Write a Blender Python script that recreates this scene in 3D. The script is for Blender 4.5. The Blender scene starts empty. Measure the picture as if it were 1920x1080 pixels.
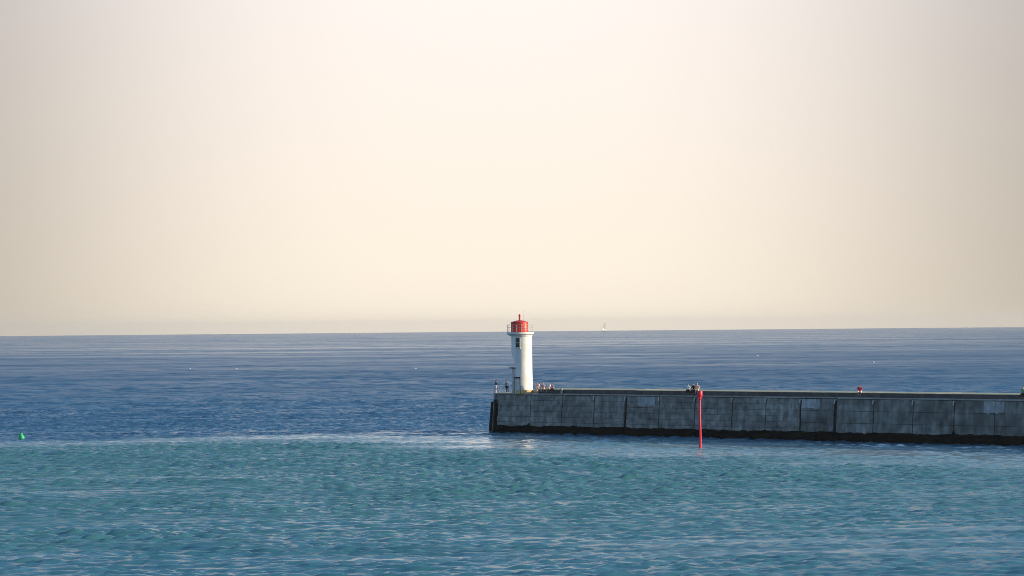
import bpy, bmesh, math, random
import numpy as np
from mathutils import Vector, Matrix
R = math.radians
random.seed(7); rng = np.random.default_rng(11)
sc = bpy.context.scene
COL = sc.collection

# ------------------------------------------------------------------ camera
CAM_H = 14.6; FPX = 5000.0                      # metres above the water; focal length in photo pixels
PITCH = math.atan(71.6 / FPX); ROLL = math.atan(17 / 1920)
cam = bpy.data.cameras.new('camera'); cam_o = bpy.data.objects.new('camera', cam); COL.objects.link(cam_o)
cam.sensor_width = 36; cam.lens = 36 * FPX / 1920; cam.clip_start = 1; cam.clip_end = 80000
CAM_M = Matrix.Rotation(math.pi / 2 + PITCH, 3, 'X') @ Matrix.Rotation(-ROLL, 3, 'Z')
cam_o.matrix_world = Matrix.Translation((0, 0, CAM_H)) @ CAM_M.to_4x4()
sc.camera = cam_o

# ------------------------------------------------------------------ light
SUN_EL, SUN_AZ = R(11), R(-7)                  # azimuth from +X, minus = towards the camera side
SUN_DIR = Vector((math.cos(SUN_EL) * math.cos(SUN_AZ), math.cos(SUN_EL) * math.sin(SUN_AZ), math.sin(SUN_EL)))
world = bpy.data.worlds.new('World'); sc.world = world; world.use_nodes = True
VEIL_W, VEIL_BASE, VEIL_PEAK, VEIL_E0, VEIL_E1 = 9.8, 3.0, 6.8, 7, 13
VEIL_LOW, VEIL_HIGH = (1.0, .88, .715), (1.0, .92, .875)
SKY_TINT = (.84, 1.36, 1.82)
wn, wl = world.node_tree.nodes, world.node_tree.links
wn.clear()
def wnode(t, **k):
    n = wn.new(t)
    for a, b in k.items(): setattr(n, a, b)
    return n
sky = wnode('ShaderNodeTexSky', sky_type='NISHITA', sun_disc=False, sun_elevation=SUN_EL,
            sun_rotation=math.pi / 2 - SUN_AZ, altitude=0, air_density=1.0, dust_density=2.5, ozone_density=1.0)
bg = wnode('ShaderNodeBackground'); bg.inputs['Strength'].default_value = 0.10
out = wnode('ShaderNodeOutputWorld')
def wmath(op, a, b=0.0, c=0.0):
    n = wnode('ShaderNodeMath', operation=op)
    for i, x in enumerate((a, b, c)):
        if isinstance(x, (int, float)): n.inputs[i].default_value = x
        else: wl.new(x, n.inputs[i])
    return n.outputs[0]
# low sea haze: a warm veil near the horizon, with lens falloff put into it as a bright lobe straight ahead, thinning out upwards into the clear sky
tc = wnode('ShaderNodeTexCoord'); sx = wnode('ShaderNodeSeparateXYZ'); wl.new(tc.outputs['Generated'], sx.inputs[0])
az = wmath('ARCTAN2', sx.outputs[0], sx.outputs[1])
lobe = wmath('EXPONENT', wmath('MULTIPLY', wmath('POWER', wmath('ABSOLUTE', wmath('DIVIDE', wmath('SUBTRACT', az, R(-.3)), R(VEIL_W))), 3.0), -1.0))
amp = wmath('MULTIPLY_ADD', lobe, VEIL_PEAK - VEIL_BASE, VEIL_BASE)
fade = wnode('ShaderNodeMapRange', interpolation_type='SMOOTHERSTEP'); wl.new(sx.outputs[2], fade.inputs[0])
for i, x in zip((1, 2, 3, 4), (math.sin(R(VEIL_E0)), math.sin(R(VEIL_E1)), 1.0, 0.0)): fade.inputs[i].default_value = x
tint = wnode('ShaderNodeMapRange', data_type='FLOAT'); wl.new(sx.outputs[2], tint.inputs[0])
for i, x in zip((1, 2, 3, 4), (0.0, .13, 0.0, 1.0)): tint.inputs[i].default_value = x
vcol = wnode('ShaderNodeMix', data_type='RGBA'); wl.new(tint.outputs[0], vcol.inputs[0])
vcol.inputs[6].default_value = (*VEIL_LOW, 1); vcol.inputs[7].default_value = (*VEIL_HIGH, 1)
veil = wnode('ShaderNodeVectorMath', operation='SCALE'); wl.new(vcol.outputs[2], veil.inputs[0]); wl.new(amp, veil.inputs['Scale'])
skyt = wnode('ShaderNodeVectorMath', operation='MULTIPLY'); wl.new(sky.outputs[0], skyt.inputs[0]); skyt.inputs[1].default_value = SKY_TINT
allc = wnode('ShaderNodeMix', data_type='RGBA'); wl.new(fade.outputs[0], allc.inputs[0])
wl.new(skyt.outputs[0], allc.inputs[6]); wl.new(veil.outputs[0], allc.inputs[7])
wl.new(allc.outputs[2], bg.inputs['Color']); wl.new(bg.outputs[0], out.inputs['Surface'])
sun = bpy.data.lights.new('sun', 'SUN'); sun.energy = 4.5; sun.angle = R(0.55); sun.color = (1.0, 0.79, 0.56)
sun_o = bpy.data.objects.new('sun', sun); COL.objects.link(sun_o)
sun_o.rotation_euler = (-SUN_DIR).to_track_quat('-Z', 'Y').to_euler()
vs = sc.view_settings
vs.view_transform = 'Standard'; vs.look = 'None'; vs.gamma = 1; vs.use_curve_mapping = False
vs.exposure = 0.6
sc.cycles.use_denoising = True
sc.cycles.denoising_input_passes = 'RGB_ALBEDO_NORMAL'; sc.cycles.denoising_prefilter = 'NONE'
sc.cycles.filter_width = 0.9
sc.cycles.max_bounces = 6
sc.cycles.sample_clamp_indirect = 6

# ------------------------------------------------------------------ helpers
HAZE = 3.5e-5
RE = 7.4e6                                      # earth radius with refraction: the sea curves away to its horizon
def ray(px, py):
    return (CAM_M @ Vector(((px - 960) / FPX, (540 - py) / FPX, -1))).normalized()
def gp(px, py, z=0.0):
    """the point at height z seen at pixel px, py of the photograph"""
    d = ray(px, py); t = (z - CAM_H) / d.z
    return Vector((d.x * t, d.y * t, z))

def link(name, mesh, parent=None, mat=None):
    o = bpy.data.objects.new(name, mesh); COL.objects.link(o)
    if parent is not None: o.parent = parent
    if mat is not None:
        if len(mesh.materials) == 0: mesh.materials.append(mat)
    return o
def tag(o, label=None, cat=None, group=None, kind=None):
    if label: o['label'] = label
    if cat: o['category'] = cat
    if group: o['group'] = group
    if kind: o['kind'] = kind
    return o
def empty(name, loc, rz=0, label=None, cat=None, group=None):
    o = bpy.data.objects.new(name, None); COL.objects.link(o)
    o.empty_display_size = 0.3
    o.location = loc; o.rotation_euler = (0, 0, rz)
    return tag(o, label, cat, group)

class MB:
    """collects shapes into one mesh"""
    def __init__(s): s.v = []; s.f = []; s.sm = []
    def add(s, v, f, smooth=False):
        n = len(s.v); s.v += [tuple(p) for p in v]; s.f += [tuple(i + n for i in q) for q in f]; s.sm += [smooth] * len(f)
    def box(s, x0, x1, y0, y1, z0, z1, M=None):
        v = [(x, y, z) for z in (z0, z1) for y in (y0, y1) for x in (x0, x1)]
        if M is not None: v = [M @ Vector(p) for p in v]
        s.add(v, [(0, 2, 3, 1), (4, 5, 7, 6), (0, 1, 5, 4), (2, 6, 7, 3), (0, 4, 6, 2), (1, 3, 7, 5)])
    def tube(s, pts, rad, n=8, cap=True, smooth=True):
        pts = [Vector(p) for p in pts]
        rad = rad if hasattr(rad, '__len__') else [rad] * len(pts)
        v = []; f = []
        for i, p in enumerate(pts):
            d = (pts[min(i + 1, len(pts) - 1)] - pts[max(i - 1, 0)]).normalized()
            a = Vector((0, 0, 1)) if abs(d.z) < .9 else Vector((1, 0, 0))
            e1 = d.cross(a).normalized(); e2 = d.cross(e1)
            for k in range(n):
                t = 2 * math.pi * k / n
                v.append(p + (e1 * math.cos(t) + e2 * math.sin(t)) * rad[i])
        for i in range(len(pts) - 1):
            for k in range(n):
                f.append((i * n + k, i * n + (k + 1) % n, (i + 1) * n + (k + 1) % n, (i + 1) * n + k))
        s.add(v, f, smooth)
        if cap:
            s.add(v[:n], [tuple(range(n))]); s.add(v[-n:], [tuple(range(n))[::-1]])
    def lathe(s, prof, n=32, c=(0, 0, 0), smooth=True, offs=None):
        v = []; f = []
        for i, (r, z) in enumerate(prof):
            ox = offs[i] if offs else 0
            for k in range(n):
                t = 2 * math.pi * k / n
                v.append((c[0] + ox + r * math.cos(t), c[1] + r * math.sin(t), c[2] + z))
        for i in range(len(prof) - 1):
            for k in range(n):
                f.append((i * n + k, i * n + (k + 1) % n, (i + 1) * n + (k + 1) % n, (i + 1) * n + k))
        s.add(v, f, smooth)
    def ball(s, c, r, n=10, m=7, M=None):
        v = []; f = []
        for i in range(m + 1):
            a = math.pi * i / m
            for k in range(n):
                t = 2 * math.pi * k / n
                p = Vector((math.sin(a) * math.cos(t) * r[0], math.sin(a) * math.sin(t) * r[1], math.cos(a) * r[2]))
                if M is not None: p = M @ p
                v.append(p + Vector(c))
        for i in range(m):
            for k in range(n):
                f.append((i * n + k, (i + 1) * n + k, (i + 1) * n + (k + 1) % n, i * n + (k + 1) % n))
        s.add(v, f, True)
    def mesh(s, name):
        me = bpy.data.meshes.new(name); me.from_pydata(s.v, [], s.f)
        bm = bmesh.new(); bm.from_mesh(me); bmesh.ops.remove_doubles(bm, verts=bm.verts, dist=1e-5)
        bmesh.ops.recalc_face_normals(bm, faces=bm.faces)
        sm = any(s.sm)
        for fc in bm.faces: fc.smooth = sm
        if sm:
            for e in bm.edges:
                if len(e.link_faces) == 2 and e.calc_face_angle(0) > R(40): e.smooth = False
        bm.to_mesh(me); bm.free()
        return me
    def build(s, name, mat, parent=None):
        return link(name, s.mesh(name), parent, mat)

# ------------------------------------------------------------------ materials
def mat(name, col, rough=.8, var=.0, scale=3.0, metal=0, streak=0, rnd=0, spec=.3, bump=0, dark=None):
    """paint, stone, cloth...: base colour with noise mottling, rain streaks and a per-piece tint"""
    m = bpy.data.materials.new(name); m.use_nodes = True
    nt = m.node_tree; N, L = nt.nodes, nt.links
    b = N['Principled BSDF']; b.inputs['Roughness'].default_value = rough; b.inputs['Metallic'].default_value = metal
    b.inputs['Specular IOR Level'].default_value = spec
    b.inputs['Base Color'].default_value = (*col, 1)
    if not (var or streak or rnd): return m
    g = N.new('ShaderNodeNewGeometry')
    last = None
    def mul(a, bb):
        n = N.new('ShaderNodeMath'); n.operation = 'MULTIPLY'
        if a is None: n.inputs[0].default_value = 1
        else: L.new(a, n.inputs[0])
        L.new(bb, n.inputs[1]); return n.outputs[0]
    def ranged(sock, lo, hi, a=.3, c=.7):
        n = N.new('ShaderNodeMapRange'); L.new(sock, n.inputs[0])
        n.inputs[1].default_value = a; n.inputs[2].default_value = c; n.inputs[3].default_value = lo; n.inputs[4].default_value = hi
        return n.outputs[0]
    def noise(sc_xyz, detail=4):
        mp = N.new('ShaderNodeMapping'); L.new(g.outputs['Position'], mp.inputs[0]); mp.inputs['Scale'].default_value = sc_xyz
        t = N.new('ShaderNodeTexNoise'); t.inputs['Scale'].default_value = 1; t.inputs['Detail'].default_value = detail
        L.new(mp.outputs[0], t.inputs[0]); return t.outputs[0]
    if var: last = mul(last, ranged(noise((scale,) * 3), 1 - var, 1 + var))
    if streak:
        last = mul(last, ranged(noise((1.6, 1.6, .16), 3), 1 - streak, 1 + streak))
        last = mul(last, ranged(noise((.12, .12, .3), 3), 1 - streak * .8, 1 + streak * .8))
    if rnd:
        oi = N.new('ShaderNodeObjectInfo'); last = mul(last, ranged(oi.outputs['Random'], 1 - rnd, 1 + rnd, 0, 1))
    vm = N.new('ShaderNodeVectorMath'); vm.operation = 'SCALE'; vm.inputs[0].default_value = col
    L.new(last, vm.inputs['Scale'])
    cur = vm.outputs[0]
    if dark is not None:                        # stains with a shape of their own
        mx = N.new('ShaderNodeMix'); mx.data_type = 'RGBA'; L.new(cur, mx.inputs[6]); mx.inputs[7].default_value = (*dark, 1)
        L.new(ranged(noise((.55, .55, .35), 5), 0, .75, .5, .68), mx.inputs[0]); cur = mx.outputs[2]
    L.new(cur, b.inputs['Base Color'])
    if bump:
        bp = N.new('ShaderNodeBump'); bp.inputs['Strength'].default_value = bump; bp.inputs['Distance'].default_value = .05
        L.new(noise((6, 6, 6)), bp.inputs['Height']); L.new(bp.outputs[0], b.inputs['Normal'])
    return m

M = dict(
    stone=mat('harbour granite', (.245, .235, .21), .9, .42, 1.1, rnd=.08, streak=.24, bump=.4, dark=(.14, .145, .125)),
    concrete=mat('weathered concrete', (.21, .21, .19), .9, .38, .9, rnd=.08, streak=.36, bump=.3, dark=(.10, .115, .10)),
    core=mat('dark joint filling', (.07, .072, .07), .95, .3, 2),
    coping=mat('pale worn coping', (.33, .32, .29), .85, .2, 1.4, rnd=.10),
    step=mat('dark stained step', (.10, .085, .08), .9, .25, 1.2, rnd=.08),
    deck=mat('lichened deck', (.36, .34, .24), .9, .25, .7),
    patch=mat('fresh cement patch', (.35, .36, .36), .85, .25, 1.6, streak=.25),
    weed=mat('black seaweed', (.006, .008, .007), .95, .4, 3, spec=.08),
    spout=mat('pale pipe', (.50, .48, .42), .7, .15, 4),
    white=mat('white masonry paint', (.78, .76, .71), .6, .06, 2.2, streak=.10, dark=(.60, .55, .46)),
    plinth=mat('ochre plinth', (.55, .40, .16), .8, .2, 4),
    hut=mat('pale grey render', (.62, .61, .56), .75, .08, 2, streak=.06),
    red=mat('red lantern paint', (.62, .04, .022), .4, .08, 3, spec=.4),
    beacon=mat('red beacon paint', (.72, .022, .06), .45, .10, 3, spec=.4),
    rail=mat('galvanised rail', (.42, .41, .40), .5, .1, 6, metal=.3),
    darkmetal=mat('dark iron', (.03, .03, .032), .6, .2, 5),
    glass=mat('dark window glass', (.012, .016, .02), .12, spec=.5),
    slate=mat('dark slab', (.06, .06, .065), .8, .2, 3),
    timber=mat('tarred timber', (.022, .024, .022), .85, .4, 5),
    green=mat('green buoy paint', (.02, .42, .13), .45, .1, 4, spec=.4),
    gwhite=mat('white buoy plastic', (.80, .80, .78), .5, .05, 3),
    sail=mat('pale sail cloth', (.77, .74, .68), .9, .04, .2),
    hull=mat('dark hull paint', (.12, .11, .11), .6, .1, .5),
    skin=mat('skin', (.52, .31, .22), .6), skinred=mat('sunburnt skin', (.55, .27, .20), .6),
)
def cloth(name, c): return mat(name, c, .9, .12, 6, spec=.15)
C = {k: cloth(k + ' cloth', c) for k, c in dict(
    black=(.012, .012, .016), navy=(.02, .028, .06), blue=(.16, .24, .36), white=(.85, .82, .78), pink=(.85, .60, .57),
    red=(.55, .025, .05), tan=(.74, .46, .27), cream=(.74, .62, .48), maroon=(.07, .018, .024), green=(.20, .42, .24),
    grey=(.22, .22, .24), rose=(.80, .42, .42), darkred=(.20, .02, .035)).items()}
H = {k: mat(k + ' hair', c, .7, .2, 30) for k, c in dict(black=(.012, .01, .01), brown=(.06, .03, .018), fair=(.42, .30, .15), auburn=(.10, .02, .02)).items()}

# ------------------------------------------------------------------ pier line (u along the quay, v outwards, both in metres)
PA = gp(931, 811.0)                              # foot of the quay face at the pier head
PB = gp(1920, 836.5)
UD = (PB - PA).normalized(); VD = Vector((UD.y, -UD.x, 0))     # VD points to the harbour side
if VD.y > 0: VD = -VD
def W(u, v, z=0.0): return PA + UD * u + VD * v + Vector((0, 0, z))
PROT = math.atan2(UD.y, UD.x)
LEDGE, TOP = 5.40, 5.95
BAT = 0.55 / LEDGE                               # the face leans back
def u_at(px, py, z):
    """u of the point of the leaning face seen at a pixel"""
    d = ray(px, py); o = Vector((0, 0, CAM_H)); n = Vector((VD.x, VD.y, BAT))
    t = n.dot(PA - o) / n.dot(d); p = o + d * t
    return (p - PA).dot(UD)

# ------------------------------------------------------------------ sea: one sheet from the foreground over the horizon
def axis(a, b, step, lo, hi, grow=1.12, far=False):
    c = list(np.arange(a, b, step)); s = step
    x = a
    left = []
    while x > lo: s *= (1.25 if far else grow if abs(x) < 260 else 1.25); x -= s; left.append(x)
    s = step; x = c[-1]; right = []
    while x < hi: s *= ((1.006 if x < 900 else 1.12) if far else grow if abs(x) < 260 else 1.25); x += s; right.append(x)
    return np.array(left[::-1] + c + right)
xs = axis(-85, 95, .30, -9000, 9000, 1.022)
ys = axis(150, 430, .30, -2000, 21000, 1.0, far=True)
X, Y = np.meshgrid(xs, ys)
def vnoise(x, y, seed):
    r = np.random.default_rng(seed); T = r.random((256, 256))
    xi = np.floor(x).astype(int); yi = np.floor(y).astype(int); fx = x - xi; fy = y - yi
    fx = fx * fx * (3 - 2 * fx); fy = fy * fy * (3 - 2 * fy)
    g = lambda a, b: T[a % 256, b % 256]
    return (g(xi, yi) * (1 - fx) + g(xi + 1, yi) * fx) * (1 - fy) + (g(xi, yi + 1) * (1 - fx) + g(xi + 1, yi + 1) * fx) * fy
Z = np.zeros_like(X)
wind = R(-62)                                    # waves run in from the open sea
for i in range(72):
    lam = .9 * (3.4 / .9) ** rng.random()
    th = wind + rng.normal(0, .55); k = 2 * math.pi / lam
    amp = .0135 * lam ** .85 * (.6 + .8 * rng.random()) * .55
    ph = k * (X * math.cos(th) + Y * math.sin(th)) + rng.random() * 6.28
    Z += amp * (np.sin(ph) + .25 * np.cos(2 * ph))
LW = np.zeros_like(X)                           # longer waves that still show further out
for i in range(40):
    lam = 4.0 * (15 / 4.0) ** rng.random(); th = wind + rng.normal(0, .5); k = 2 * math.pi / lam
    ph = k * (X * math.cos(th) + Y * math.sin(th)) + rng.random() * 6.28
    LW += .0036 * lam ** .95 * (.6 + .8 * rng.random()) * np.sin(ph)
gust = .42 + .75 * vnoise(X / 30 + 40, Y / 17 + 9, 3) + .45 * vnoise(X / 8 + 4, Y / 7 + 9, 13)
# calm water: in the lee along the quay and the line where the tide runs past the pier head
uu = (X - PA.x) * UD.x + (Y - PA.y) * UD.y; vv = (X - PA.x) * VD.x + (Y - PA.y) * VD.y
TL0, TL1 = gp(917, 811), gp(0, 825.5)
slope = (TL1.y - TL0.y) / (TL1.x - TL0.x)
tide = TL0.y + slope * (X - TL0.x) - Y + 34 * (vnoise(X / 21, Y / 60, 5) - .5) + 9 * (vnoise(X / 5, Y / 14, 8) - .5) + 5 * (vnoise(X / 1.6, Y / 5, 9) - .5)   # >0 on the harbour side
side = np.where(uu > 0, vv, tide)                # distance from quay or tide line into the harbour
edge = 46 + 22 * (vnoise(X / 30, Y / 9, 6) - .5) - np.clip(-X - 15, 0, 60) * .12
slick = np.clip((side - np.where(uu > 0, 5, 0)) / np.where(uu > 0, 9, 3), 0, 1) * np.clip((edge - side) / 22, 0, 1) * np.clip(1 - (-X - 5) / 75, .35, 1)
slick *= np.clip(.25 + 1.25 * vnoise(X / 11, Y / 6, 31), 0, 1)
for cx, cy, w, d in ((-7, 168.5, 7, 1.6), (20, 171, 20, 2), (22, 179, 15, 1.8), (33, 189, 10, 1.5), (-33, 172, 6, 1.6), (-40, 262, 18, 1.5)):
    slick = np.maximum(slick, .38 * np.exp(-(((X - cx) / w) ** 4 + ((Y - cy + 2.2 * (vnoise(X / 9, Y / 9, 4) - .5)) / d) ** 2)))
harbour = np.clip((side + 14 * (vnoise(X / 7, Y / 9, 33) - .5)) / 24 + .3, 0, 1)
wx = np.clip((X + 250) / 60, 0, 1) * np.clip((260 - X) / 60, 0, 1) * np.clip((Y - 110) / 40, 0, 1)
win = wx * np.clip((740 - Y) / 330, 0, 1)
wfar = wx * np.clip((Y - 330) / 150, .05, 1) * np.clip((1150 - Y) / 350, 0, 1)
Z = (Z * win + LW * wfar) * gust * (1 - .72 * slick) - (X ** 2 + Y ** 2) / (2 * RE)
foam = np.clip((vnoise(X / .9, Y / 1.1, 41) * .5 + vnoise(X / 4, Y / 2.2, 42) * .6 - .62) * 5, 0, 1) * np.where(uu > 0, np.exp(-((side - 6 - uu * .03) / 4.0) ** 2), np.exp(-((side - 3) / 3) ** 2) * .3) * np.where(uu > 0, np.clip((uu - 35) / 30, 0, 1), 1) * wx
ny, nx = X.shape
me = bpy.data.meshes.new('sea'); me.vertices.add(nx * ny)
me.vertices.foreach_set('co', np.stack([X, Y, Z], -1).astype(np.float32).ravel())
idx = np.arange(nx * ny).reshape(ny, nx)
quad = np.stack([idx[:-1, :-1], idx[:-1, 1:], idx[1:, 1:], idx[1:, :-1]], -1).reshape(-1, 4)
me.loops.add(quad.size); me.polygons.add(len(quad))
me.loops.foreach_set('vertex_index', quad.ravel().astype(np.int32))
me.polygons.foreach_set('loop_start', (np.arange(len(quad)) * 4).astype(np.int32))
me.polygons.foreach_set('use_smooth', np.ones(len(quad), dtype=bool))
me.update(calc_edges=True)
for nm, arr in (('calm', slick), ('harbour', harbour), ('open', 1 - win), ('foam', foam)):
    at = me.attributes.new(nm, 'FLOAT', 'POINT'); at.data.foreach_set('value', arr.astype(np.float32).ravel())

def sea_material():
    m = bpy.data.materials.new('sea water'); m.use_nodes = True
    N, L = m.node_tree.nodes, m.node_tree.links
    b = N['Principled BSDF']; b.inputs['IOR'].default_value = 1.333;  b.inputs['Roughness'].default_value = .09
    g = N.new('ShaderNodeNewGeometry')
    def attr(n):
        a = N.new('ShaderNodeAttribute'); a.attribute_name = n; return a.outputs['Fac']
    def noise(scale, detail=3, rough=.5, dist=0):
        mp = N.new('ShaderNodeMapping'); L.new(g.outputs['Position'], mp.inputs[0]); mp.inputs['Scale'].default_value = scale
        t = N.new('ShaderNodeTexNoise'); t.inputs['Scale'].default_value = 1; t.inputs['Detail'].default_value = detail
        t.inputs['Roughness'].default_value = rough; t.inputs['Distortion'].default_value = dist
        L.new(mp.outputs[0], t.inputs[0]); return t.outputs[0]
    def rng_(s, a, c, lo, hi):
        n = N.new('ShaderNodeMapRange'); L.new(s, n.inputs[0])
        for i, x in zip((1, 2, 3, 4), (a, c, lo, hi)): n.inputs[i].default_value = x
        return n.outputs[0]
    def mth(op, a, bb):
        n = N.new('ShaderNodeMath'); n.operation = op
        for i, x in enumerate((a, bb)):
            if isinstance(x, (int, float)): n.inputs[i].default_value = x
            else: L.new(x, n.inputs[i])
        return n.outputs[0]
    def mix(f, a, bb):
        n = N.new('ShaderNodeMix'); n.data_type = 'RGBA'
        if isinstance(f, float): n.inputs[0].default_value = f
        else: L.new(f, n.inputs[0])
        for i, x in ((6, a), (7, bb)):
            if isinstance(x, tuple): n.inputs[i].default_value = (*x, 1)
            else: L.new(x, n.inputs[i])
        return n.outputs[2]
    calm, harb = attr('calm'), attr('harbour')
    # what the water itself sends back: clear deep blue outside, silty green over the harbour bar
    teal = mix(rng_(noise((.02, .05, 1), 3), .35, .65, 0, 1), SEA_TEAL, SEA_TEAL2)
    deep = mix(rng_(noise((.004, .012, 1), 3), .35, .65, 0, 1), SEA_DEEP, SEA_DEEP2)
    sp = N.new('ShaderNodeSeparateXYZ'); L.new(g.outputs['Position'], sp.inputs[0])
    teal = mix(rng_(mth('ADD', sp.outputs[1], mth('MULTIPLY', noise((.03, .06, 1), 3), 90)), 195, 262, .62, 0), teal, (.024, .115, .172))   # bluer tone in the foreground
    col = mix(harb, deep, teal)
    col = mix(mth('MULTIPLY', calm, .75), col, SEA_PALE)  # calm water is mixed towards a paler grey-blue body colour
    col = mix(attr('foam'), col, (.72, .74, .76))
    L.new(col, b.inputs['Base Color'])
    # ripples; slicks and cat's paws change how steep they are
    paws = rng_(noise((.0011, .0075, 1), 3, .6), .4, .62, .25, 1.0)
    def noisec(scale, detail, rough):
        mp = N.new('ShaderNodeMapping'); L.new(g.outputs['Position'], mp.inputs[0]); mp.inputs['Scale'].default_value = scale
        t = N.new('ShaderNodeTexNoise'); t.inputs['Scale'].default_value = 1; t.inputs['Detail'].default_value = detail
        t.inputs['Roughness'].default_value = rough; L.new(mp.outputs[0], t.inputs[0]); return t.outputs['Color']
    def vop(op, a, bb):
        n = N.new('ShaderNodeVectorMath'); n.operation = op
        for i, x in enumerate((a, bb)):
            if isinstance(x, tuple): n.inputs[i].default_value = x
            else: L.new(x, n.inputs['Scale'] if (op == 'SCALE' and i == 1) else n.inputs[i])
        return n.outputs[0]
    fine = vop('MULTIPLY', vop('SUBTRACT', noisec((1.1, 1.7, 1), 3, .6), (.5, .5, .5)), (1.0, 1.0, 0))
    big = vop('MULTIPLY', vop('SUBTRACT', noisec((.16, .34, 1), 2, .5), (.5, .5, .5)), (.5, .8, 0))
    open_ = attr('open')
    steep = mth('MULTIPLY', mth('MULTIPLY', rng_(calm, 0, 1, RIPPLE, RIPPLE * .3), paws), rng_(open_, 0, 1, 1.0, 1.2))
    groups = vop('MULTIPLY', vop('SUBTRACT', noisec((.07, .045, 1), 6, .65), (.5, .5, .5)), (.4, .75, 0))
    slope = vop('ADD', vop('SCALE', groups, open_), vop('ADD', vop('SCALE', fine, steep), vop('SCALE', big, mth('MULTIPLY', steep, open_))))
    nrm = N.new('ShaderNodeVectorMath'); nrm.operation = 'NORMALIZE'
    L.new(vop('ADD', g.outputs['Normal'], slope), nrm.inputs[0]); L.new(nrm.outputs[0], b.inputs['Normal'])
    offshore = rng_(sp.outputs[1], 450, 1900, .44, .29)
    bands = rng_(noise((.0035, .012, 1), 4, .65), .36, .66, -.09, .07)
    rough = N.new('ShaderNodeMix'); L.new(open_, rough.inputs[0]); L.new(mth('ADD', rng_(calm, 0, 1, .25, .14), rng_(noise((.03, .09, 1), 4, .6), .35, .65, -.05, .08)), rough.inputs[2]); L.new(mth('ADD', offshore, bands), rough.inputs[3])
    L.new(rough.outputs[0], b.inputs['Roughness'])
    return m
SEA_TEAL, SEA_TEAL2, SEA_DEEP, SEA_DEEP2, SEA_PALE = (.036, .132, .155), (.048, .150, .16), (.018, .075, .155), (.024, .09, .17), (.33, .40, .44)
RIPPLE = .30
sea = link('sea', me, None, sea_material()); tag(sea, kind='structure')

# ------------------------------------------------------------------ pier
pier = empty('stone_pier', W(0, 0, 0), PROT, 'long dark stone pier with weed-black foot running right from the lighthouse', 'pier')
UEND, BACK = 150.0, -8.0
# local pier axes: x = u, y = -v (away from the harbour), z up
def P(u, v, z): return (u, -v, z)
def batter(z): return -BAT * z                   # v of the face at height z
# core body, a little behind the facing
def prism(mb, foot, top, z0, z1):
    n = len(foot); v = [P(u, w, z0) for u, w in foot] + [P(u, w, z1) for u, w in top]
    mb.add(v, [tuple(range(n))[::-1], tuple(range(n, 2 * n))] + [(i, (i + 1) % n, n + (i + 1) % n, n + i) for i in range(n)])
HEADF = [(-2.72, -1.58), (-2.9, -5.2), (-.6, BACK)]              # foot of the angled pier head
HEADT = [(-1.95, -1.75), (-2.1, -5.0), (-.3, BACK + .55)]
mb = MB(); GAP = .30
prism(mb, [(0.05, -GAP)] + [(a + .12, b) for a, b in HEADF] + [(UEND, BACK), (UEND, -GAP)],
      [(0.25, -.55 - GAP)] + [(a + .12, b) for a, b in HEADT] + [(UEND, BACK + .5), (UEND, -.55 - GAP)], -3.0, LEDGE - .16)
mb.build('core', M['core'], pier)
# angled head faces
mb = MB()
prism(mb, [(-.02, -.02), HEADF[0], HEADF[1], HEADF[2], (.9, -7.6), (.6, -.9)],
      [(.22, -.57), HEADT[0], HEADT[1], HEADT[2], (.9, -7.2), (.7, -.95)], -3, LEDGE - .17)
mb.build('pier_head', M['stone'], pier)

joints_px = [996, 1055, 1115, 1174, 1237, 1304, 1374, 1437, 1502, 1567, 1639, 1713, 1790, 1866]
ju = [0.0] + [u_at(x, 741 + (x - 1115) * .011, LEDGE - .3) for x in joints_px]
while ju[-1] < UEND - 6: ju.append(ju[-1] + 6.4)
WIDE = {1174: .40, 1567: .46, 1502: .26}
gapw = {i + 1: WIDE.get(x, .10) for i, x in enumerate(joints_px)}
TILT = -math.atan(BAT)
WT = 1.02                                        # top of the weed
block_mesh = {}
def rough_block(seed, chamfer=.035):
    """unit block (x 0..1, z 0..1, front at y=0), slightly bulged, arrises worn"""
    r = random.Random(seed); v = []; f = []
    b = MB()
    j = lambda s: (r.random() - .5) * s
    x0, x1, z0, z1 = .0, 1, .0, 1
    ring0 = [(x0, .22, z0), (x1, .22, z0), (x1, .22, z1), (x0, .22, z1)]
    ring1 = [(x0 + j(.012), .035, z0), (x1 + j(.012), .035, z0), (x1 + j(.012), .035, z1), (x0 + j(.012), .035, z1)]
    c = .025; cz = .05
    ring2 = [(x0 + c, j(.02), z0 + cz + j(.02)), (x1 - c, j(.02), z0 + cz + j(.02)), (x1 - c, j(.02), z1 - cz + j(.02)), (x0 + c, j(.02), z1 - cz + j(.02))]
    b.add(ring0 + ring1 + ring2 + [(.5 + j(.3), -.02 - .02 * r.random(), .5 + j(.3))],
          [(i, (i + 1) % 4, 4 + (i + 1) % 4, 4 + i) for i in range(4)] + [(4 + i, 4 + (i + 1) % 4, 8 + (i + 1) % 4, 8 + i) for i in range(4)]
          + [(8 + i, 8 + (i + 1) % 4, 12) for i in range(4)])
    return b.mesh('stone_block')
BM = [rough_block(i) for i in range(6)]
for m_ in BM: m_.materials.append(M['stone'])
def lift_mesh(seed):
    r = random.Random(seed); b = MB(); n = 8
    # poured lift: front face with shallow vertical board steps
    v = []; f = []; x = 0
    cuts = [0] + sorted(r.random() for _ in range(n - 1)) + [1]
    for i in range(n):
        d = r.random() * .035
        b.box(cuts[i] + .0005, cuts[i + 1] - .0005, d, .2, 0, 1)
    return b.mesh('concrete_lift')
LM = [lift_mesh(i) for i in range(5)]
for m_ in LM: m_.materials.append(M['concrete'])
SPLIT = 1 + joints_px.index(1502)
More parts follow.
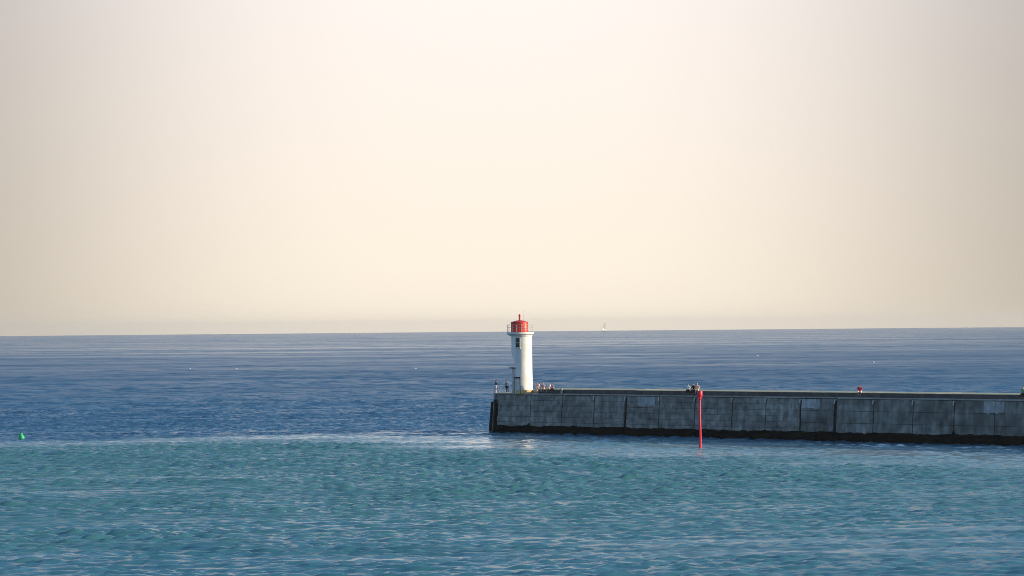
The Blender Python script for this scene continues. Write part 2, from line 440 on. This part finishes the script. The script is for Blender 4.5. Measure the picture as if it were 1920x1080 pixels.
for i in range(len(ju) - 1):
    u0 = ju[i] + gapw.get(i, .09) / 2; u1 = ju[i + 1] - gapw.get(i + 1, .09) / 2
    if i == 0: u0 = .0
    w = u1 - u0
    pan = empty('wall_panel', (0, 0, 0)); pan.parent = pier
    pan.location = P(u0, 0, 0); pan.rotation_euler = (TILT, 0, 0)
    hgt = (LEDGE - .18) / math.cos(TILT)
    if i < SPLIT:
        rows = 6; rh = (hgt - WT + .25) / rows
        for r in range(rows):
            z = WT - .25 + r * rh; x = 0; odd = (r + i) % 2; nb = max(3, round(w / 1.45))
            cuts = [0] + [w * (k + (.5 if odd else 0) + random.uniform(-.16, .16)) / nb for k in range(0 if odd else 1, nb)] + [w]
            for a, c in zip(cuts, cuts[1:]):
                o = link('stone_block', BM[random.randrange(6)], pan)
                o.location = (a + .007, random.uniform(-.02, .02), z + .007); o.scale = (c - a - .014, 1, rh - .014)
    else:
        rows = 3; rh = (hgt - WT + .25) / rows
        for r in range(rows):
            o = link('concrete_lift', LM[random.randrange(5)], pan)
            o.location = (0, random.uniform(-.012, .02), WT - .25 + r * rh + .02); o.scale = (w, 1, rh - .04)
    # coping slab over the panel
    cb = MB(); cb.box(0.02, w - .02, 0, 1.15, 0, .16)
    cs = cb.build('coping', M['coping'], pan); cs.location = (0, -.10 + random.uniform(-.03, .03), hgt + .015 + random.uniform(0, .045)); cs.rotation_euler = (-TILT, 0, 0)
    # drain pipe stub at the joint
    if i >= 3:
        pb = MB(); pb.tube([(0, .15, 0), (0, -.16, .0), (0, -.24, -.08), (0, -.24, -.5)], .085, 8)
        d = pb.build('drain_pipe', M['spout'], pan); d.location = (-gapw.get(i, .09) / 2, 0, hgt - .12)
# repair patches
for x0, x1, y0, y1 in ((1197, 1229, 742, 757), (1504, 1538, 746, 762), (1846, 1884, 751, 771)):
    a = u_at(x0, y0, 5); b_ = u_at(x1, y0, 5); S = 14.2 + (x0 - 1115) * .0022
    pb = MB(); n = 7
    for k in range(n):
        xa, xb = a + (b_ - a) * k / n, a + (b_ - a) * (k + 1) / n
        zl = LEDGE - .3 - (y1 - y0) / S - random.uniform(-.05, .16)
        pb.box(xa, xb - .004, -.055 - random.uniform(0, .012), .05, zl, LEDGE - .2)
    o = pb.build('repair_patch', M['patch'], pier)
    Mx = Matrix.Rotation(TILT, 4, 'X'); o.matrix_local = Mx
# seaweed skirt: lumpy band; its black tongues at the joints stand in for dark weep recesses
def weed_mesh():
    st = .22; us = np.arange(-.2, UEND, st); zs = np.array([-1.0, -.4, 0, .25, .5, .75, .95, 1.0, 1.0])
    U, ZI = np.meshgrid(us, np.arange(len(zs)))
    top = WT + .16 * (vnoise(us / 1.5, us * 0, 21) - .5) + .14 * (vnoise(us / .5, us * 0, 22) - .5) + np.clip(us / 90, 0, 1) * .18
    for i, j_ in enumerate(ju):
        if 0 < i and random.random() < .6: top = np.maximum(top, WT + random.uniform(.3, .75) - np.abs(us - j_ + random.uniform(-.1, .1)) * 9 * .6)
    zz = np.where(zs[:, None] > 0, zs[:, None] * top[None, :], np.broadcast_to(zs[:, None], (len(zs), len(us))))
    out = .10 + .10 * vnoise(U / .4, zz / .3 + 3, 23) + .06 * vnoise(U / 1.7, zz, 24)
    out[-1] = -.1; out[-2] *= .55
    y = BAT * zz - out
    v = np.stack([U, y, zz], -1).reshape(-1, 3); n = len(us)
    f = [(r * n + c, r * n + c + 1, (r + 1) * n + c + 1, (r + 1) * n + c) for r in range(len(zs) - 1) for c in range(n - 1)]
    mb = MB(); mb.add(v, f, True); return mb
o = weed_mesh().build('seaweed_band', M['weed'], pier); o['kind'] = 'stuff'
# weed on the angled head
mb = MB()
def headp(t, z, o):
    a, b = Vector(HEADF[0]), Vector(HEADT[0]); s = (z + 3) / (LEDGE + 3)
    p0 = Vector((-.02, -.02)).lerp(Vector((.22, -.57)), s); p1 = a.lerp(b, s); p = p0.lerp(p1, t)
    nrm = Vector((-(p1 - p0).y, (p1 - p0).x)).normalized()
    if nrm.x > 0: nrm = -nrm
    return P(p.x + nrm.x * o, p.y + nrm.y * o, z)
n = 16; v = []
for zi, z in enumerate((-1, 0, .6, 1.2, 2.0, 2.9, 3.9, 4.3)):
    for k in range(n):
        zz = z * (1 + .12 * random.uniform(-1, 1)) if 0 < z else z
        v.append(headp(k / (n - 1), zz, -.03 if zi == 7 else random.uniform(.05, .17)))
mb.add(v, [(r * n + c, r * n + c + 1, (r + 1) * n + c + 1, (r + 1) * n + c) for r in range(7) for c in range(n - 1)], True)
o = mb.build('seaweed_on_head', M['weed'], pier); o['kind'] = 'stuff'
# timber fenders and a ladder on the head
for t, zt in ((.42, 4.5), (.95, 4.2)):
    fb = MB(); a, b = Vector(headp(t, -1.5, .22)), Vector(headp(t, zt, .20))
    fb.tube([a, a.lerp(b, .5), b], [.19, .18, .16], 8); fb.build('timber_fender', M['timber'], pier)
lad = MB()
for s in (.62, .74):
    a, b = Vector(headp(s, -.5, .14)), Vector(headp(s, LEDGE + .1, .14)); lad.tube([a, b, b + Vector((.0, 0, .8)), b + Vector((.5, .12, .85)), b + Vector((.55, .12, 0))], .04, 6)
for k in range(18):
    z = .1 + k * .3; lad.tube([headp(.62, z, .14), headp(.74, z, .14)], .022, 6)
lad.build('ladder', M['rail'], pier)
# platform round the lighthouse, and the raised deck with its dark riser
USTEP = u_at(1004, 737, LEDGE)
mb = MB(); prism(mb, [(.30, -1.15 + .5)] + HEADT + [(USTEP, BACK + .55), (USTEP, -.9 + .25)], [(.30, -1.15 + .5)] + HEADT + [(USTEP, BACK + .55), (USTEP, -.9 + .25)], LEDGE - .165, LEDGE - .02)
mb.build('platform', M['deck'], pier)
mb = MB()
prism(mb, [(.16, -.5), (HEADT[0][0] - .06, HEADT[0][1]), (HEADT[0][0] + .3, HEADT[0][1] - .25), (.34, -.9)], [(.16, -.5), (HEADT[0][0] - .06, HEADT[0][1]), (HEADT[0][0] + .3, HEADT[0][1] - .25), (.34, -.9)], LEDGE - .15, LEDGE + .01)
mb.build('head_coping', M['coping'], pier)
sv = -1.25; x = USTEP; k = 0
while x < UEND - .1:
    w = min(random.uniform(7.5, 10.5), UEND - x)
    sb = MB(); sb.box(0.01, w - .01, 0, BACK * -1 + sv - .6, 0, TOP - LEDGE + .1)
    d = sb.build('raised_deck', M['step'], pier); d.location = P(x, sv + random.uniform(-.04, .04), LEDGE - .1 + random.uniform(-.012, .012))
    tb = MB(); tb.box(.0, w - .02, .0, BACK * -1 + sv - .65, 0, .05)
    t = tb.build('deck_surface', M['deck'], d); t.location = (0, -.03, TOP - LEDGE + .1)
    x += w

# ------------------------------------------------------------------ lighthouse
LP = W(0, 0); u_l = u_at(983, 738, LEDGE) + .9
LB = W(u_l, -3.0, LEDGE - .02)
dLB = ray(983, 737); k_ = LB.y / dLB.y; LB.x = dLB.x * k_
light = empty('lighthouse', LB, 0, 'white harbour lighthouse with red lantern standing on the pier head', 'lighthouse')
# local axes = world axes: +x right, -y to the camera. x offsets of the flared upper part lean over the stair hut
SP = 13.55
OX = -4.0 / SP
mb = MB()
prof = [(1.46, 0), (1.45, 1)] + [(1.45 - .05 * z / 8, z) for z in np.arange(2.0, 7.4, .3)] + [(1.40, 7.6), (1.40, 7.78), (1.48, 7.84), (1.48, 7.95)]
offs = [OX] * len(prof)
mb.lathe(prof, 64, offs=offs)
def left_limit(z): t = min(max((z - 3.6) / 2.5, 0), 1); return -1.18 - .60 * t * t * (3 - 2 * t)
mb.v = [(max(x, left_limit(z)), y, z) for x, y, z in mb.v]; mb.build('tower', M['white'], light)
mb = MB(); mb.lathe([(1.44, -.0), (1.50, 0), (1.50, .46), (1.44, .50)], 64, offs=[OX] * 4); mb.v = [(max(x, -1.22), y, z) for x, y, z in mb.v]; mb.build('plinth', M['plinth'], light)
GX = -7.0 / SP
mb = MB(); mb.lathe([(1.3, 7.90), (1.55, 7.96), (1.80, 8.12), (1.84, 8.14), (1.84, 8.38), (.5, 8.39)], 48, c=(GX + .02, 0, 0)); mb.build('gallery', M['white'], light)
mb = MB(); mb.lathe([(1.18, 8.38), (1.15, 8.42), (1.15, 9.66), (1.20, 9.69), (1.20, 9.79), (.9, 9.86), (.3, 10.02), (.0, 10.04)], 40, c=(GX - .05, 0, 0)); lan = mb.build('lantern', M['red'], light)
mb = MB()
for k in range(14):
    a = 2 * math.pi * k / 14; mb.tube([(GX - .05 + 1.16 * math.cos(a), 1.16 * math.sin(a), 8.45), (GX - .05 + 1.16 * math.cos(a), 1.16 * math.sin(a), 9.64)], .028, 6)
mb.build('panel_seam', M['red'], lan)
mb = MB(); mb.lathe([(.0, 9.9), (.19, 9.9), (.17, 10.0), (.13, 10.05), (.13, 10.55), (.17, 10.58), (.15, 10.70), (.05, 10.86), (0, 10.87)], 16, c=(GX - .03, 0, 0)); mb.build('finial', M['red'], lan)
mb = MB(); mb.tube([(GX + .58, .2, 9.8), (GX + .58, .2, 10.05)], .05, 6); mb.build('vent', M['red'], lan)
mb = MB(); mb.tube([(GX + .45, .5, 9.8), (GX + .47, .5, 11.4)], [.016, .010], 5); mb.build('aerial', M['darkmetal'], light)
for k in range(16):
    a = 2 * math.pi * (k + .3) / 16; rb = MB(); cx, cy = GX + .02 + 1.78 * math.cos(a), 1.78 * math.sin(a)
    rb.tube([(cx, cy, 8.38), (cx, cy, 9.42)], .02, 6); rb.build('railing_post', M['rail'], light)
for h in (8.72, 9.05, 9.42):
    rb = MB(); rb.tube([(GX + .02 + 1.78 * math.cos(a), 1.78 * math.sin(a), h) for a in np.linspace(0, 2 * math.pi, 41)], .018, 6, cap=False); rb.build('railing_rail', M['rail'], light)
# window: dark glass in a proud frame, on the shaded side
def on_tower(ang, r, ox, z): return Vector((ox + r * math.cos(ang), r * math.sin(ang), z))
wa = -math.pi / 2 - .40
wf = empty('window', on_tower(wa, 1.40, OX, 6.95), wa + math.pi / 2); wf.parent = light
mb = MB(); mb.box(-.30, .30, -.02, .12, -.62, .62); g = mb.build('pane', M['glass'], wf)
mb = MB()
for a in ((-.36, -.28, -.70, .70), (.28, .36, -.70, .70)): mb.box(a[0], a[1], -.05, .10, a[2], a[3])
mb.box(-.278, .278, -.05, .1, .62, .70); mb.box(-.278, .278, -.045, .1, -.03, .04); mb.build('window_frame', M['hut'], wf)
mb = MB(); mb.box(-.44, .44, -.12, .1, -.79, -.705); mb.build('sill', M['white'], wf)
# door on the shaded side, lintel slab over it
da = -math.pi / 2 - .45
df = empty('door', on_tower(da, 1.445, OX, 0), da + math.pi / 2); df.parent = light
mb = MB(); mb.box(-.36, .36, -.03, .1, .02, 2.05); mb.build('door_leaf', M['hut'], df)
mb = MB(); mb.box(-.44, -.362, -.05, .1, .0, 2.1); mb.box(.362, .44, -.05, .1, 0, 2.1); mb.build('jamb', M['slate'], df)
mb = MB(); mb.box(-.50, .50, -.16, .1, 2.11, 2.29); mb.build('lintel', M['slate'], df)
mb = MB(); mb.tube([(-.26, -.05, 1.05), (-.26, -.1, 1.05), (-.15, -.1, 1.05)], .02, 6); mb.build('handle', M['darkmetal'], df)
# low stair hut on the left of the tower
hut = empty('stair_hut', (0, 0, 0)); hut.parent = light
mb = MB(); mb.box(-1.64, -.9, -.1, 1.5, 0, 3.42); mb.build('hut_wall', M['hut'], hut)
mb = MB(); mb.box(-2.05, -.95, -.3, 1.7, 3.42, 3.56); mb.build('hut_roof', M['slate'], hut)

# ------------------------------------------------------------------ small things on the pier
def on_deck(px, v, z=LEDGE - .02):
    """standing point at distance v behind the quay line, seen in column px"""
    d = ray(px, 738); n = Vector((VD.x, VD.y, 0)); t = (n.dot(PA) + v) / n.dot(d)
    p = d * t; return Vector((p.x, p.y, z))
mb = MB()
mb.lathe([(0, 0), (.20, 0), (.20, .05), (.15, .08), (.15, .50), (.20, .54), (.20, .64), (.12, .70), (0, .71)], 16)
o = mb.build('bollard', M['coping']); o.location = on_deck(1053, -1.0, LEDGE + .0); tag(o, 'short pale stone bollard on the pier ledge right of the seated group', 'bollard')
gr = empty('guard_rail', on_deck(939, -1.7), PROT * 0, 'white pipe guard rail at the left edge of the pier head', 'guard rail')
for x in (-.62, 0.0, .62):
    mb = MB(); mb.tube([(x, 0, 0), (x, 0, 1.02)], .055, 8); mb.build('post', M['gwhite'], gr)
for z in (.12, .55, 1.0):
    mb = MB(); mb.tube([(-.64, 0, z), (.64, 0, z)], .045, 8); mb.build('rail', M['gwhite'], gr)
# stone steps from the platform to the raised deck
st = empty('stone_steps', on_deck(1002, -2.6), PROT, 'low worn stone steps beside the lighthouse foot', 'steps')
for k in range(3):
    mb = MB(); mb.box(k * .32 - .3, 1.0, -.7, .8, k * .17 + .001 * k, (k + 1) * .17); mb.build('tread', M['coping'], st)

# ------------------------------------------------------------------ red beacon, green buoy, floats, far ship
BP = gp(1313, 840)
SB = FPX / BP.y
beacon = empty('beacon_pole', BP, 0, 'tall red beacon pole with a can topmark standing in the water', 'beacon')
mb = MB(); zt = 6.13
pts = [(.0, 0, -2.5)] + [(.05 * math.sin(z * 1.1) * .5, 0, z) for z in np.linspace(0, zt, 12)]
mb.tube(pts, [.14] + [.145] * 2 + [.135] * 10, 14); mb.build('pole', M['beacon'], beacon)
mb = MB(); mb.lathe([(0, zt - .05), (.29, zt - .05), (.32, zt), (.32, zt + .56), (.29, zt + .61), (.1, zt + .64), (0, zt + .64)], 20); mb.build('topmark', M['beacon'], beacon)
mb = MB()
for k in range(4):
    a = k * math.pi / 2 + .5; mb.tube([(.15 * math.cos(a), .15 * math.sin(a), zt - .45), (.32 * math.cos(a), .32 * math.sin(a), zt - .03)], .03, 6)
mb.build('bracket', M['beacon'], beacon)

GP_ = gp(40.5, 823)
buoy = empty('green_buoy', GP_, 0, 'small green conical buoy floating alone at the far left', 'buoy')
buoy.rotation_euler = (R(3), R(-6), 0); buoy.scale = (1, 1, .9)
mb = MB(); mb.lathe([(0, -.5), (.34, -.42), (.42, -.05), (.42, .22), (.38, .30)], 20); mb.build('float', M['green'], buoy)
mb = MB(); mb.lathe([(.37, .29), (.34, .40), (.18, .82), (.12, .92), (0, .94)], 20); mb.build('cone', M['green'], buoy)
mb = MB(); mb.lathe([(0, .92), (.05, .92), (.05, 1.06), (0, 1.07)], 10); mb.build('lamp', M['glass'], buoy)

fm = MB()
for zz in [0]:
    fm.ball((0, 0, .12), (1.0, .42, .42), 14, 8)
    fm.tube([(.2, 0, .45), (.25, 0, .85)], [.07, .05], 6)
fmesh = fm.mesh('mooring_float'); fmesh.materials.append(M['gwhite'])
FL = [(355, 691.5, 'white float far out, leftmost of the row on the open water'), (442, 691.5, 'white float far out, second from left on the open water'),
      (778, 691.5, 'white float on the open water left of the lighthouse'), (1420, 667, 'white float far out above the middle of the pier'),
      (1637, 679.5, 'small white float far out above the person in red')]
for i, (x, y, lb) in enumerate(FL):
    o = link('mooring_float', fmesh); p = gp(x, y); o.location = (p.x, p.y, -(p.x ** 2 + p.y ** 2) / (2 * RE)); o.rotation_euler = (0, R(random.uniform(-8, 8)), random.uniform(-.5, .5))
    o.scale = (.6, .6, .5) if i < 3 else (.5, .6, .6)
    tag(o, lb, 'float', 'white floats on the open water')

hz = bpy.data.materials.new('haze'); hz.use_nodes = True; hn, hl = hz.node_tree.nodes, hz.node_tree.links; hn.clear()
ho = hn.new('ShaderNodeOutputMaterial'); hv = hn.new('ShaderNodeVolumePrincipled'); hl.new(hv.outputs[0], ho.inputs['Volume'])
hv.inputs['Color'].default_value = (1, .96, .90, 1); hv.inputs['Density'].default_value = HAZE; hv.inputs['Anisotropy'].default_value = .3
mb = MB(); mb.box(-12000, 12000, -4000, 22500, -70, 64); hb_ = mb.build('haze', hz); hb_['kind'] = 'stuff'
d = ray(1133.5, 620); k = 7000 / d.y
ship = empty('sailing_ship', (d.x * k, 7000, -7000 ** 2 / (2 * RE)), R(35), 'tall pale sailing ship faint on the horizon right of the lighthouse', 'ship')
mb = MB(); v = []; f = []
sec = [(-9, .9, 2.6), (-6, 1.9, 2.4), (0, 2.3, 2.2), (5, 1.8, 2.4), (10, .2, 3.0)]
for x, w, hh in sec: v += [(x, -w, hh), (x, -w * .7, -.5), (x, w * .7, -.5), (x, w, hh)]
for i in range(4):
    a = i * 4; f += [(a, a + 4, a + 5, a + 1), (a + 1, a + 5, a + 6, a + 2), (a + 2, a + 6, a + 7, a + 3), (a + 3, a + 7, a + 4, a)]
f += [(0, 1, 2, 3), (16, 19, 18, 17)]
mb.add(v, f); mb.build('hull', M['hull'], ship)
mb = MB(); mb.tube([(2, 0, 3), (2, 0, 47)], [.25, .12], 8); mb.build('mast', M['sail'], ship)
def sail(pts, bel):
    mb = MB(); n = 8; a, b, c = [Vector(p) for p in pts]; v = []; ids = {}
    for i in range(n + 1):
        for j in range(n + 1 - i):
            s, t = i / n, j / n; p = a * (1 - s - t) + b * s + c * t
            p.y += bel * 27 * s * t * (1 - s - t) * .9 + bel * s * (1 - s) * .5
            ids[i, j] = len(v); v.append(p)
    fs = []
    for i in range(n):
        for j in range(n - i):
            fs.append((ids[i, j], ids[i + 1, j], ids[i, j + 1]))
            if j < n - i - 1: fs.append((ids[i + 1, j], ids[i + 1, j + 1], ids[i, j + 1]))
    mb.add(v, fs, True); mb.add([q + Vector((0, .12, 0)) for q in v], fs, True); return mb
sail([(1.4, 0, 8), (1.4, 0, 45), (-7.5, -2, 8)], 4).build('mainsail', M['sail'], ship)
ship.scale = (.72,) * 3
sail([(3, 0, 40), (8, 0, 6), (3, -2, 8)], 3).build('jib', M['sail'], ship)

# ------------------------------------------------------------------ people
def skin_mesh(name, verts, edges, rads, m, lvl=1, extra=None):
    me = bpy.data.meshes.new(name + '_cage'); me.from_pydata(verts, edges, []); ob = bpy.data.objects.new(name + '_cage', me); COL.objects.link(ob)
    md = ob.modifiers.new('s', 'SKIN'); md.use_smooth_shade = True
    sv_ = me.skin_vertices[0].data
    for i, r in enumerate(rads): sv_[i].radius = (r if isinstance(r, tuple) else (r, r)); sv_[i].use_root = (i == 0)
    ss = ob.modifiers.new('d', 'SUBSURF'); ss.levels = lvl; ss.render_levels = lvl
    bpy.context.view_layer.update()
    dg = bpy.context.evaluated_depsgraph_get(); new = bpy.data.meshes.new_from_object(ob.evaluated_get(dg))
    bpy.data.objects.remove(ob); bpy.data.meshes.remove(me)
    if extra is not None:
        bm = bmesh.new(); bm.from_mesh(new); bm.from_mesh(extra); bm.to_mesh(new); bm.free(); bpy.data.meshes.remove(extra)
    for p in new.polygons: p.use_smooth = True
    new.materials.clear(); new.materials.append(m); new.name = name
    return new
# poses: joint positions in metres for a 1.75 m adult facing -y, origin on what carries the person
def pose(kind, lean=.0, arms='rest'):
    J = {}
    if kind == 'stand': hip = Vector((0, 0, .92)); up = Vector((0, .0 - lean, 1)).normalized()
    elif kind == 'edge': hip = Vector((0, .10, .12)); up = Vector((0, -.10 - lean, 1)).normalized()
    elif kind == 'ground': hip = Vector((0, .15, .12)); up = Vector((0, -.22 - lean, 1)).normalized()
    else: hip = Vector((0, .12, .48)); up = Vector((0, -.05 - lean, 1)).normalized()
    J['hip'] = hip; J['waist'] = hip + up * .20; J['chest'] = hip + up * .40; J['neck'] = hip + up * .55; J['skull'] = hip + up * .62
    J['head'] = hip + up * .70 + Vector((0, -.03, 0))
    for s, n in ((-1, 'l'), (1, 'r')):
        h = hip + Vector((.10 * s, 0, -.03)); J['h' + n] = h
        if kind == 'stand': kn = h + Vector((.03 * s, -.03, -.42)); an = kn + Vector((.01 * s, .03, -.40)); to = an + Vector((.03 * s, -.16, -.04))
        elif kind == 'edge': kn = h + Vector((.06 * s, -.42, .04)); an = kn + Vector((-.02 * s, .04 + .05 * s, -.42)); to = an + Vector((.0, -.15, -.07))
        elif kind == 'ground': kn = h + Vector((.08 * s, -.32, .28)); an = kn + Vector((0, -.20, -.33)); to = an + Vector((0, -.15, -.03))
        else: kn = h + Vector((.06 * s, -.12, -.40)); an = kn + Vector((0, .40, .02)); to = an + Vector((0, .14, -.01))
        J['k' + n], J['a' + n], J['t' + n] = kn, an, to
        sh = J['neck'] + Vector((.19 * s, .0, -.07)); J['s' + n] = sh
        if kind == 'stand' and arms != 'up': el = sh + Vector((.08 * s, .02, -.28)); ha = el + Vector((.0, -.08, -.24))
        elif arms == 'up': el = sh + Vector((.14 * s, -.18, -.12)); ha = el + Vector((-.12 * s, -.16, .14))
        else: el = sh + Vector((.07 * s, -.05, -.28)); ha = el + Vector((-.04 * s, -.22, -.06))
        J['e' + n], J['w' + n] = el, ha
    return J
def person(loc, rz, kind, label, top, legs, hair, scale=1.0, group=None, skin='skin', lean=0, arms='rest', bare=False, hat=None, long_hair=False, turn=0):
    o = empty('person', loc, rz, label, 'person', group); o.scale = (scale,) * 3
    J = pose(kind, lean, arms)
    # body
    order = ['hip', 'waist', 'chest', 'neck', 'skull', 'hl', 'kl', 'al', 'tl', 'hr', 'kr', 'ar', 'tr', 'sl', 'el', 'wl', 'sr', 'er', 'wr']
    ix = {n: i for i, n in enumerate(order)}
    rad = dict(hip=(.145, .105), waist=(.125, .095), chest=(.155, .105), neck=.058, skull=.055, h=.095, k=.058, a=.040, t=.033, s=.062, e=.042, w=.030)
    ed = [('hip', 'waist'), ('waist', 'chest'), ('chest', 'neck'), ('neck', 'skull')]
    for n in 'lr': ed += [('hip', 'h' + n), ('h' + n, 'k' + n), ('k' + n, 'a' + n), ('a' + n, 't' + n), ('chest', 's' + n), ('s' + n, 'e' + n), ('e' + n, 'w' + n)]
    ex = MB(); hd = J['head']; T = Matrix.Rotation(turn, 3, 'Z')
    def q(p): return hd + T @ Vector(p)
    ex.ball(hd, (.078, .098, .118), 14, 10, T)
    ex.ball(q((0, -.035, -.055)), (.052, .06, .06), 10, 6, T)              # jaw
    ex.tube([q((0, -.092, .015)), q((0, -.118, -.018)), q((0, -.095, -.026))], [.010, .016, .010], 6)   # nose
    ex.ball(q((0, -.088, -.055)), (.024, .012, .008), 8, 4, T)             # mouth
    for s in (-1, 1):
        ex.ball(q((.079 * s, .005, -.005)), (.012, .022, .032), 6, 5, T)   # ear
    for n, s in (('l', -1), ('r', 1)):
        e_, w_ = J['e' + n], J['w' + n]; d = (w_ - e_).normalized(); sx = Vector((1, 0, 0)); sx = (sx - d * sx.dot(d)).normalized(); dn = d.cross(sx) * s
        dn = dn if dn.z < 0 else -dn
        palm = w_ + d * .05
        ex.ball(palm, (.040, .020, .050), 8, 6, Matrix((sx, d.cross(sx), d)).transposed())
        for k, ln in enumerate((.062, .072, .068, .052)):
            b0 = palm + d * .035 + sx * (-.027 + .018 * k); b1 = b0 + d * ln * .55 + dn * .008; b2 = b1 + d * ln * .35 + dn * .026
            ex.tube([b0, b1, b2], [.0095, .009, .007], 6)
        th0 = palm - sx * .034 * s - d * .02; ex.tube([th0, th0 - sx * .022 * s + d * .03 + dn * .01, th0 - sx * .02 * s + d * .058 + dn * .022], [.011, .010, .008], 6)
    body = skin_mesh('body', [J[n] for n in order], [(ix[a], ix[b]) for a, b in ed],
                     [rad.get(n, rad.get(n[0])) for n in order], M[skin], 1, ex.mesh('x'))
    link('body', body, o)
    eb = MB()
    for s in (-1, 1): eb.ball(q((.031 * s, -.088, .012)), (.013, .010, .010), 6, 5, T)
    eb.build('eyes', H['black'], o)
    # shirt with sleeves to above the elbow
    if not bare:
        names = ['hip', 'waist', 'chest', 'neck', 'sl', 'ml', 'sr', 'mr']; J2 = dict(J)
        for n in 'lr': J2['m' + n] = J['s' + n].lerp(J['e' + n], .8 if top is not C['black'] and top is not C['navy'] else 1.0)
        J2['neck'] = J['chest'].lerp(J['neck'], .72)
        r2 = dict(hip=(.165, .125), waist=(.150, .118), chest=(.178, .128), neck=.078, s=.085, m=.070)
        i2 = {n: i for i, n in enumerate(names)}
        e2 = [('hip', 'waist'), ('waist', 'chest'), ('chest', 'neck'), ('chest', 'sl'), ('sl', 'ml'), ('chest', 'sr'), ('sr', 'mr')]
        link('shirt', skin_mesh('shirt', [J2[n] for n in names], [(i2[a], i2[b]) for a, b in e2], [r2.get(n, r2.get(n[0])) for n in names], top, 1), o)
    names = ['hip', 'hl', 'kl', 'al', 'hr', 'kr', 'ar']; J3 = dict(J); short = kind in ('edge', 'ground') and legs in (C['white'], C['cream'], C['red'])
    for n in 'lr': J3['a' + n] = J['k' + n].lerp(J['a' + n], .1 if short else .93)
    i3 = {n: i for i, n in enumerate(names)}
    e3 = [('hip', 'hl'), ('hl', 'kl'), ('kl', 'al'), ('hip', 'hr'), ('hr', 'kr'), ('kr', 'ar')]
    r3 = dict(hip=(.160, .120), h=.112, k=.078, a=.064)
    link('trousers', skin_mesh('trousers', [J3[n] for n in names], [(i3[a], i3[b]) for a, b in e3], [r3.get(n, r3.get(n[0])) for n in names], legs, 1), o)
    for n in 'lr':
        sb = MB(); a, t = J['a' + n], J['t' + n]; dd = (t - a); dd.z *= .5
        sb.tube([a + Vector((0, .05, -.03)), a + Vector((0, 0, -.035)), a + dd * .7 + Vector((0, 0, -.045)), a + dd * 1.25 + Vector((0, 0, -.05))], [.035, .052, .048, .030], 8)
        sb.build('shoe', C['black'] if legs is not C['white'] else C['grey'], o)
    hb = MB()
    hb.ball(q((0, .018, .022)), (.088, .102, .108), 14, 8, T)
    if long_hair: hb.tube([q((0, .07, .02)), q((0, .10, -.10)), q((0, .10, -.24))], [.075, .085, .04], 8)
    hb.build('hair', hair, o)
    if hat is not None:
        ht = MB(); c = q((0, 0, .075)); ht.lathe([(0, .075), (.07, .065), (.092, .02), (.094, 0), (.16, -.012), (.16, -.02), (.09, -.014)], 14, c=c); ht.build('hat', hat, o)
    return o
EDGE = TOP - .02
def edge_pt(px, back=.06): return on_deck(px, sv - back, EDGE + .04)
F = PROT                                            # faces the harbour (local -y = outwards)
GRP = None
person(on_deck(930.5, -2.0), F - .9, 'stand', 'person in dark jacket and pale pink trousers standing at the left tip of the pier', C['black'], C['pink'], H['black'], 1.03, arms='up')
person(on_deck(951, -2.2), F + .5, 'stand', 'person in a dark hat and blue shirt standing left of the lighthouse', C['blue'], C['black'], H['black'], 1.0, hat=C['navy'])
person(on_deck(963.5, -1.9), F + 1.35, 'ground', 'person in white shirt sitting on the ground against the lighthouse foot', C['white'], C['black'], H['black'], 1.0)
SG = 'people seated on the pier edge beside the lighthouse'
person(edge_pt(1008), F + .55, 'edge', 'person in pink top with cream shorts, leftmost of the four seated beside the lighthouse', C['pink'], C['cream'], H['brown'], 1.10, SG, lean=.05, long_hair=True)
person(edge_pt(1018.5), F + .3, 'edge', 'person in a rose top, second of the four seated beside the lighthouse', C['rose'], C['tan'], H['auburn'], 1.0, SG, arms='rest')
person(edge_pt(1028.5), F + .4, 'edge', 'person in a bright white shirt, third of the four seated beside the lighthouse', C['white'], C['cream'], H['brown'], 1.04, SG)
person(edge_pt(1036), F + .2, 'edge', 'small person in a red and pink top, rightmost of the four seated beside the lighthouse', C['rose'], C['maroon'], H['black'], .86, SG)
BG = 'people seated on the pier edge behind the red beacon'
person(edge_pt(1290.5), F + .35, 'edge', 'small person in white shirt and dark trousers, left of the three by the red beacon', C['white'], C['black'], H['black'], .98, BG)
person(edge_pt(1300.5), F + .1, 'edge', 'person in black with dark hair, middle of the three by the red beacon', C['black'], C['black'], H['brown'], 1.08, BG)
person(edge_pt(1307), F + .5, 'edge', 'fair-haired person in a tan top sitting just left of the red beacon topmark', C['tan'], C['cream'], H['fair'], 1.12, BG)
person(edge_pt(1612), F + .45, 'edge', 'person in red top and white shorts sitting alone on the pier edge', C['red'], C['white'], H['auburn'], 1.10, skin='skinred', lean=.08)
person(edge_pt(1918.5), F + .2, 'edge', 'person in a pale green top seated at the right end of the pier in view', C['green'], C['black'], H['brown'], 1.06)
